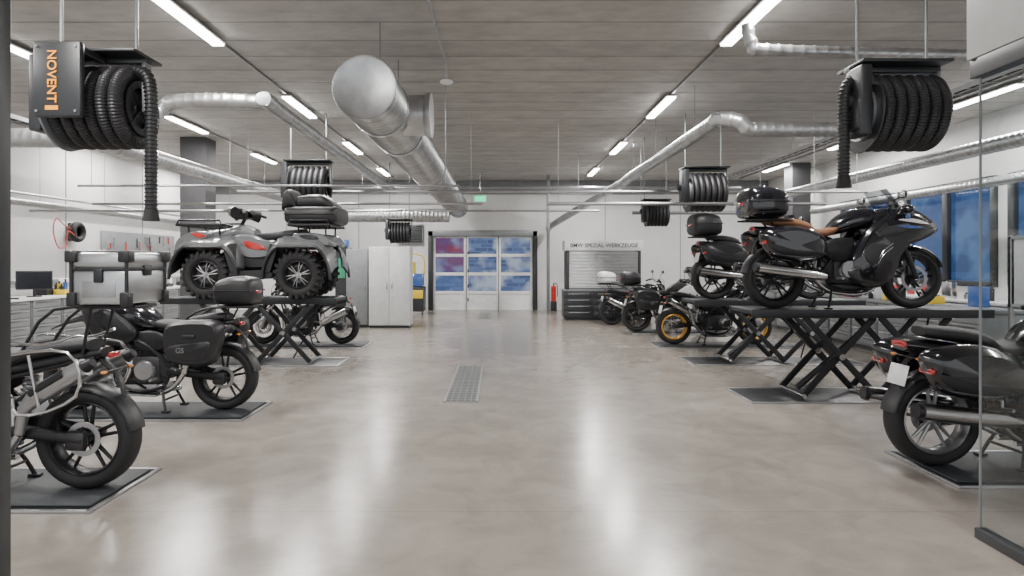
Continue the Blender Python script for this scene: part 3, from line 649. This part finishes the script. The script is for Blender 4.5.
# ---------------------------------------------------------------- motorcycles
bike('motorcycle',(-3.66,4.5,.03),pi-.03,'adv',BLK2,BLK2,DMET,'cast5',None,tc=(.36,.44,.35),tcm=ALUL,sc=1.04,rack=True,guards=True,tcz=1.23,tcx=-.97,plate=False,muf2=True,muf=ALU)
bike('motorcycle',(-3.72,6.85,.03),pi,'adv',BLK2,DMET,DMET,'cast5','hard',BLK,tc=(.40,.42,.30),tcm=BLK,frame=DMET,guards=True,tcz=1.08,boxer=False,plate=False,sc=1.03)
bike('motorcycle',(-3.78,12.3,.03),pi,'naked',BLK,ENG,DMET,'wire',boxer=False,sc=.98)
bike('motorcycle',(4.06,7.62,1.05),0,'tour',BLK2,ENG,DMET,'cast5','tour',BLK2,tc=(.44,.54,.36),tcm=BLK2,seat=SEATT,muf2=True,boxer=False,sc=1.06,tcz=1.0,plate=False,stripe=True)
bike('motorcycle',(4.2,10.3,1.0),0,'tour',BLK2,DMET,DMET,'cast5','tour',BLK,tc=(.44,.54,.36),tcm=BLK,muf2=True,tcz=1.0,sc=1.02)
bike('motorcycle',(4.08,12.25,.03),0,'adv',BLK,BLK2,GOLD,'wire',None,guards=True)
bike('motorcycle',(3.85,14.5,.03),0,'adv',BLK,WHTP,DMET,'cast5','hard',BLK,tc=(.42,.45,.30),tcm=BLK,guards=True)
bike('motorcycle',(4.16,5.0,.03),.03,'tour',BLK2,BLK,ALU,'cast5','tour',BLK2,boxer=True,muf2=True,sc=1.06)
bike('motorcycle',(3.6,16.4,.0),.1,'naked',BLK,BLK2,DMET,'cast5',None,tc=(.42,.45,.30),tcm=WHTP,boxer=False)
# ---------------------------------------------------------------- ATV
def atv(loc,rz):
    g=G('quad_bike',loc,rz,1.0); R=.36; W=.70
    for n,cx,cy in(('front_left',W,.44),('front_right',W,-.44),('rear_left',-W,.44),('rear_right',-W,-.44)):
        wheel(g,'wheel_'+n,cx,R,R,.25,'atv',ALU,True,0,cy)
        g.cyl((cx,cy*.3,R+.02),(cx,cy,R),.03,DMET); g.cyl((cx-.02,cy*.55,R+.02),(cx-.08*(1 if cx>0 else -1),cy*.4,.86),.025,CHR)
        for i in range(7): g.tor((cx-.02,cy*(.55-.02*i),R+.12+.05*i),(0,0,1),.045,.009,REDP,seg=16,seg2=6)
        for q in(-.12,.12): g.sweep([(cx+q,cy*.2,.34),(cx,cy*.8,R-.03)],.018,DMET,8)
    g.part('chassis'); g.box((0,0,.44),(1.25,.34,.22),DMET,.05); g.box((0,0,.32),(1.3,.30,.03),ALU,.01); g.box((.0,0,.62),(.6,.34,.34),ENG,.05)
    g.part('fenders')
    for sy in(-1,1):
        for cx,k in((W,1),(-W,-1)):
            rows=[]
            for i in range(17):
                a=math.radians(-2+184*i/16); ax=math.cos(a)*k; rr=.50
                flat=min(math.sin(a)*1.25,1.0) if math.sin(a)>0 else math.sin(a)
                rows.append([(cx+rr*ax*1.02,sy*y,.40+.47*flat-d) for y,d in((.16,-.10),(.28,-.09),(.42,-.035),(.55,0),(.60,.03),(.605,.09))])
            g.grid(rows,GREYB); g.grid([[(x-(x-cx)*.03,y-sy*.012,z-.02) for x,y,z in r] for r in rows],BLK)
            g.sweep([(r[-1][0],r[-1][1],r[-1][2]) for r in rows],.024,BLK,8)
        g.puff([(.36,.96),(.10,.98),(-.10,.90),(-.28,.88),(-.30,.72),(-.18,.62),(.10,.60),(.26,.66),(.36,.80)],sy*.14,sy*.34,GREYB,4,.84)
        g.puff([(.18,.88),(-.02,.84),(-.16,.76),(-.02,.74),(.14,.78)],sy*.32,sy*.352,REDP,3,.9)
        g.puff([(.22,.70),(.0,.70),(-.2,.60),(-.2,.48),(.16,.46),(.26,.56)],sy*.12,sy*.30,BLK,3,.85)
        g.puff([(.26,.42),(-.26,.42),(-.36,.36),(-.26,.30),(.26,.30),(.36,.36)],sy*.22,sy*.56,BLK,3,.9)
        for k in(-1,1): g.puff([(k*.18,.40),(k*.30,.40),(k*.42,.80),(k*.30,.84),(k*.22,.6)],sy*.30,sy*.58,BLK,0,.97)
        g.puff([(1.24,.72),(1.20,.90),(.98,1.02),(.70,1.02),(.72,.92),(1.0,.84)],sy*.10,sy*.42,GREYB,4,.85)
        g.puff([(-1.18,.80),(-1.14,.94),(-.9,1.0),(-.6,.99),(-.62,.90),(-.9,.84)],sy*.10,sy*.46,GREYB,4,.85)
        g.puff([(.96,.99),(.84,1.0),(.74,.95),(.84,.92)],sy*.40,sy*.43,REDP,3,.9); g.puff([(-.70,.96),(-.92,.97),(-1.0,.90),(-.8,.90)],sy*.44,sy*.47,BLK,3,.9)
    g.part('body'); g.loft([(1.24,.76,.12,.06),(1.16,.82,.28,.12),(.90,.92,.32,.12),(.55,.98,.28,.10),(.30,1.03,.19,.12),(.1,.98,.16,.10)],GREYB)
    g.loft([(.14,.96,.14,.05),(-.1,.94,.19,.08),(-.4,.98,.22,.08),(-.66,1.02,.18,.06)],SEATB); g.loft([(-.3,.88,.28,.06),(-.7,.92,.32,.08),(-1.12,.90,.28,.08),(-1.18,.88,.2,.05)],GREYB)
    g.part('bumper')
    g.sweep([(.95,-.28,.45),(1.24,-.26,.52),(1.30,-.22,.72),(1.26,0,.82),(1.30,.22,.72),(1.24,.26,.52),(.95,.28,.45)],.022,DMET,10,4); g.sweep([(1.26,-.25,.60),(1.31,0,.60),(1.26,.25,.60)],.018,DMET,8,3); g.box((1.14,0,.58),(.12,.34,.26),BLK,.03); g.cyl((1.22,-.1,.45),(1.22,.1,.45),.05,CHR)
    for sy in(-1,1): g.ell((1.17,sy*.24,.84),(.08,.09,.05),LENS); g.box((-1.17,sy*.24,.86),(.03,.1,.05),REDL,.01)
    g.part('racks')
    for x0,x1,z in((.48,1.16,1.12),(-1.16,-.54,1.12)):
        g.sweep([(x0,-.46,z),(x1,-.46,z),(x1,.46,z),(x0,.46,z),(x0,-.46,z)],.022,DMET,8)
        for k in range(1,7): x=x0+(x1-x0)*k/7; g.cyl((x,-.46,z),(x,.46,z),.012,DMET,seg=8)
        for y in(-.2,.2): g.cyl((x0,y,z),(x1,y,z),.014,DMET,seg=8)
        g.sweep([(x0,-.46,z),(x0+.03,-.46,z+.07),(x1-.03,-.46,z+.07),(x1,-.46,z)],.016,DMET,8); g.sweep([(x0,.46,z),(x0+.03,.46,z+.07),(x1-.03,.46,z+.07),(x1,.46,z)],.016,DMET,8)
        for x in(x0+.1,x1-.1):
            for y in(-.30,.30): g.cyl((x,y,z),(x,y*.9,.94),.014,DMET,seg=8)
    g.part('handlebar'); g.cyl((.46,0,.95),(.30,0,1.25),.03,DMET); g.sweep([(.14,-.42,1.30),(.24,-.25,1.33),(.30,0,1.25),(.24,.25,1.33),(.14,.42,1.30)],.014,DMET,8,5); g.box((.31,0,1.30),(.18,.24,.14),BLK,.03); g.loft([(.22,1.30,.10,.05),(.34,1.34,.12,.07),(.44,1.26,.08,.05)],BLK)
    for sy in(-1,1): g.cyl((.19,sy*.33,1.32),(.13,sy*.44,1.29),.022,RUB); g.sweep([(.28,sy*.20,1.34),(.38,sy*.34,1.34),(.26,sy*.50,1.30)],[.04,.07],BLK,8,3,flat=1.4)
    g.part('cargo_box'); g.loft([(-1.26,1.28,.34,.10),(-1.20,1.28,.42,.14),(-.85,1.28,.44,.15),(-.50,1.28,.42,.13),(-.44,1.28,.34,.10)],BLK,28,n=4.5)
    g.loft([(-.58,1.44,.28,.05),(-.5,1.55,.30,.14),(-.40,1.52,.28,.14),(-.36,1.42,.24,.06)],SEATB,24,n=4); g.box((-.85,0,1.29),(.78,.90,.02),DMET,.004); g.loft([(-1.18,1.42,.3,.03),(-.98,1.50,.34,.11),(-.62,1.49,.3,.10)],BLK,24,n=4)
    g.part('exhaust'); g.sweep([(-.5,.2,.5),(-.9,.22,.55),(-1.2,.22,.60)],[.04,.06,.06],ENG,14)
    g.done()
atv((-3.76,10.2,1.045),pi)
# ---------------------------------------------------------------- furniture / fittings
def drain(x,y0,y1,w):
    g=G('floor_drain'); g.part('frame'); g.bb(x-w/2,x-w/2+.03,y0,y1,0,.010,GRATE); g.bb(x+w/2-.03,x+w/2,y0,y1,0,.010,GRATE); g.bb(x-w/2,x+w/2,y0,y1,.0,.003,CABD)
    g.part('grate'); k=y0
    while k<y1: g.bb(x-w/2,x+w/2,k,k+.03,.002,.009,GRATE); k+=.10
    for d in(-.28,-.1,.1,.28): g.bb(x+d*w-.007,x+d*w+.007,y0,y1,.002,.009,GRATE)
    g.done()
drain(-.45,7.3,9.8,.40); drain(-.45,18.2,20.2,.4)
slab('concrete_column',-6.9,-6.35,13.8,14.3,0,H-.005,CONC)
slab('concrete_column',7.95,8.45,17.4,17.9,0,H-.005,CONC)
def cabinet(name,x0,x1,y0,y1,h,mat,doors=2):
    g=G(name); g.part('carcass'); g.bb(x0,x1,y0,y1,.06,h,mat,.008); g.bb(x0+.02,x1-.02,y0+.03,y1,0,.06,CABD)
    g.part('doors'); w=(x1-x0)/doors
    for i in range(doors):
        g.bb(x0+i*w+.008,x0+(i+1)*w-.008,y0-.02,y0,.08,h-.02,mat,.006); g.box((x0+i*w+(w-.06 if i%2==0 else .06),y0-.035,h*.52),(.015,.03,.16),CHR,.005)
    g.done()
cabinet('storage_cabinet',-3.18,-2.18,15.5,16.0,1.97,CABW); cabinet('storage_cabinet',-3.75,-3.22,15.6,16.05,1.92,CABG,1)
g=G('notice_column'); g.bb(-4.02,-3.85,15.9,15.92,1.2,1.7,GRN); g.bb(-4.1,-3.8,15.92,15.97,0,2.0,CABD); g.done()
g=G('storage_shelf'); 
for x in(-5.6,-4.3):
    for y in(18.0,18.5): g.bb(x-.02,x+.02,y-.02,y+.02,0,2.0,CABD)
for z in(.3,.85,1.4,1.95):
    g.bb(-5.62,-4.28,17.98,18.52,z,z+.03,CABG)
    for k in range(5):
        hh=random.uniform(.15,.38); g.bb(-5.5+k*.25,-5.3+k*.25,18.05,18.4,z+.03,z+.03+hh,random.choice([CABD,BLUEP,REDP,WHTP,CABG]),.01)
g.done()
g=G('tool_pegboard'); g.bb(XL+.015,XL+.04,15.2,18.6,1.35,2.35,CABG,.005)
for k in range(26):
    y=random.uniform(15.4,18.4); z=random.uniform(1.6,2.25); L=random.uniform(.12,.3); g.box((XL+.055,y,z-L/2+.05),(.02,.03,L),random.choice([CHR,CHR,REDP,CABD]),.005); g.box((XL+.055,y,z+.06),(.025,.07,.04),CHR,.008)
g.done()
g=G('special_tool_cabinet'); x0,x1,y0,y1=1.85,3.85,17.6,18.2
g.part('carcass'); g.bb(x0,x1,y0+.03,y1,.0,1.90,CABG,.01); g.bb(x0-.03,x0+.05,y0,y1,0,1.91,CABD,.01); g.bb(x1-.05,x1+.03,y0,y1,0,1.91,CABD,.01)
g.part('sign_panel'); g.bb(x0-.08,x1+.08,y0-.06,y1,1.92,2.20,WHTP,.01); g.text('BMW SPEZIAL-WERKZEUGE',((x0+x1)/2,y0-.065,2.05),(pi/2,0,0),.15,CABD)
g.part('roller_shutter')
for i in range(25): g.sweep([(x0+.06,y0+.01,.90+i*.04),(x1-.06,y0+.01,.90+i*.04)],.021,GRATE,8)
g.part('drawers'); g.bb(x0-.1,x1+.3,y0-.1,y1,.06,.80,CABD,.01); g.bb(x0-.12,x1+.32,y0-.12,y1,.80,.84,CABG,.005); g.bb(x0-.05,x1+.25,y0-.05,y1,0,.06,CABD)
for j in range(3):
    for i in range(4): a=x0-.08+j*.80; g.bb(a,a+.76,y0-.12,y0-.1,.10+i*.17,.25+i*.17,CABD,.006); g.bb(a+.1,a+.66,y0-.145,y0-.12,.21+i*.17,.225+i*.17,ALU,.003)
g.done()
g=G('steel_post'); g.bb(1.45,1.55,19.9,20.0,0,H-.01,CABG,.005); g.done()
g=G('wall_vent_grille'); g.bb(-3.4,-2.55,YF-.12,YF-.02,2.2,2.85,CABG,.01)
for i in range(9): g.box((-2.975,YF-.13,2.27+i*.065),(.78,.03,.035),CABD,.003,(.5,0,0))
g.done()
g=G('fire_extinguisher',(1.75,20.9,0)); g.cyl((0,0,.32),(0,0,.78),.085,REDP); g.ell((0,0,.78),(.085,.085,.06),REDP); g.cyl((0,0,.8),(0,0,.9),.02,DMET); g.sweep([(0,0,.9),(.1,0,.88),(.13,0,.6),(.11,0,.45)],.012,RUB,8,4); g.bb(-.1,.1,-.1,.1,.0,.32,CABD,.01); g.done()
g=G('exit_sign',(-.56,18,3.38)); g.bb(-.16,.16,-.03,.03,-.08,.08,EXITG,.008); g.bb(-.18,.18,-.025,.025,-.10,.10,WHTP,.008); g.cyl((0,0,.1),(0,0,H-3.39),.01,CHR); g.done()
g=G('parts_washer',(-2.65,19.6,0)); g.bb(-.35,.35,-.3,.3,.1,.85,CABD,.03); g.bb(-.33,.33,-.31,-.29,.5,.75,YEL,.01); g.bb(-.3,.3,-.25,.25,.85,1.25,BLUEP,.04); g.sweep([(-.3,.2,1.2),(-.3,.2,1.7),(0,.2,1.85),(.3,.2,1.7),(.3,.2,1.2)],.02,YEL,8,3); g.cyl((0,-.1,1.25),(0,-.1,1.6),.08,YEL)
for x in(-.28,.28): g.cyl((x,-.2,.06),(x+.04,-.2,.06),.06,RUB)
g.done()
def bench(name,x0,x1,y0,y1,top=WOOD,front='+x'):
    g=G(name); g.part('worktop'); g.bb(x0,x1,y0,y1,.88,.93,top,.008)
    g.part('drawer_units'); n=max(1,int((y1-y0)/.75)); w=(y1-y0)/n
    for i in range(n):
        a=y0+i*w+.02; b=a+w-.04; g.bb(x0+.05,x1-.05,a,b,.08,.88,CABG,.006); xf=x1-.05 if front=='+x' else x0+.05; d=.02 if front=='+x' else -.02
        for k in range(5): z=.11+k*.155; g.bb(xf,xf+d,a+.02,b-.02,z,z+.14,CABG,.005); g.bb(xf+d,xf+2*d,a+.08,b-.08,z+.10,z+.12,CHR,.003)
        g.bb(x0+.08,x1-.08,a,b,0,.08,CABD)
    g.done()
bench('workbench',-9.45,-8.7,8.6,13.6,WHTP); bench('workbench',-9.45,-8.7,15,19,WHTP)
bench('workbench',8.1,8.85,6.0,14.5,CABW,'-x'); bench('workbench',8.1,8.85,18.2,21.0,CABW,'-x')
bench('tool_cabinet_row',6.6,7.3,8.8,16.2,CABG,'-x')
def monitor(x,y,z,rz):
    g=G('computer_monitor',(x,y,z),rz); g.box((0,0,.32),(.58,.035,.36),BLK,.01); g.box((0,-.019,.32),(.54,.004,.32),SCR); g.box((0,.03,.14),(.05,.03,.26),BLK,.005); g.box((0,.02,.01),(.24,.18,.02),BLK,.005); g.done()
monitor(-8.95,12.3,.93,.6); monitor(-9.0,9.9,.93,1.1)
g=G('office_keyboard',(-8.85,11.4,.93),1.0); g.box((0,0,.012),(.44,.15,.02),BLK,.004); g.done()
def clutter(name,x,y0,y1,z,n):
    g=G(name)
    for i in range(n):
        y=random.uniform(y0,y1); xx=x+random.uniform(-.2,.2); m=random.choice([REDP,CABD,YEL,BLUEP,WHTP,CHR,BLK,CABG,CABD]); h=random.uniform(.08,.32)
        if random.random()<.5:
            g.cyl((xx,y,z),(xx,y,z+h*.8),.04,m); g.cyl((xx,y,z+h*.8),(xx,y,z+h),.018,CABD)
        else:
            g.box((xx,y,z+h/2),(random.uniform(.08,.25),random.uniform(.1,.3),h),m,.01); g.box((xx,y,z+h+.008),(.06,.08,.016),CABD,.003)
    g.done()
clutter('workshop_bottles_and_boxes',8.45,6.3,14.2,.93,32); clutter('workshop_bottles_and_boxes',-9.1,12.8,13.5,.93,7); clutter('workshop_bottles_and_boxes',-9.1,15.2,18.8,.93,14); clutter('workshop_bottles_and_boxes',6.95,9.0,16,.93,22)
g=G('wall_hose_reel',(-9.3,14.1,2.26)); g.tor((0,0,0),(1,0,0),.17,.06,RUB,w=.07); g.lathe((0,0,0),(1,0,0),[(0,-.1),(.2,-.1),(.22,-.06),(.2,-.02)],CABD,28); g.box((-.12,0,0),(.12,.16,.4),CABD,.02)
g.part('red_hose'); g.sweep([(0,-.2,.05),(.05,-.5,.12),(.05,-.75,.25),(.05,-.85,0),(.05,-.7,-.35),(.05,-.45,-.3),(.05,-.4,0),(.05,-.15,-.1)],.012,REDP,8,6); g.done()
g=G('wall_socket_trunking'); g.bb(-9.5,-9.42,8,19,1.15,1.25,WHTP,.01)
for i in range(8): g.bb(-9.43,-9.41,8.6+i*1.2,8.85+i*1.2,1.16,1.24,CABG,.004)
g.done()
g=G('white_panel',(5.75,6.6,0)); g.part('board'); g.bb(-.5,.5,-.02,.02,1.15,1.85,WHTP,.01)  # plain white panel on aluminium legs, standing beyond the glass partition
for a in((-.5,.5,1.13,1.17),(-.5,.5,1.83,1.87)): g.bb(a[0],a[1],-.03,.03,a[2],a[3],ALU,.005)
g.part('legs')
for x in(-.48,.48): g.bb(x-.02,x+.02,-.02,.02,0,1.87,ALU,.005); g.bb(x-.03,x+.03,-.3,.3,0,.04,ALU,.01)
g.done()
# ---------------------------------------------------------------- foreground glass screens
g=G('glass_partition'); g.part('glazing'); g.grid([[(2.79,.6,.06),(2.79,3.72,.06)],[(2.79,.6,2.69),(2.79,3.72,2.69)]],PANE)
g.part('frame'); g.bb(2.755,2.825,.6,3.72,0,.06,DARKF,.005); g.bb(2.75,2.83,.6,3.75,2.67,2.78,DARKF,.005); g.bb(2.785,2.795,3.712,3.722,.06,2.69,CABG)
g.part('bulkhead'); g.bb(2.74,2.98,.6,3.76,2.78,H-.005,CABW,.005); g.done()
g=G('glass_door_frame'); g.bb(-2.50,-2.35,2.98,3.08,0,H-.005,DARKF,.008); g.bb(-2.52,-2.44,3.02,3.06,0,H-.005,DARKF,.004); g.done()
# ---------------------------------------------------------------- world & camera
w=bpy.data.worlds.new('World'); SC.world=w; w.use_nodes=True; bg=w.node_tree.nodes['Background']; bg.inputs[0].default_value=(.95,.97,1,1); bg.inputs[1].default_value=1.35
cam=bpy.data.cameras.new('camera'); co=bpy.data.objects.new('camera',cam); SC.collection.objects.link(co)
co.location=(0,0,1.6); co.rotation_euler=(pi/2,0,0); cam.sensor_width=36; cam.lens=22.5; cam.shift_x=.0117; cam.shift_y=-.0254; cam.clip_start=.05
SC.camera=co
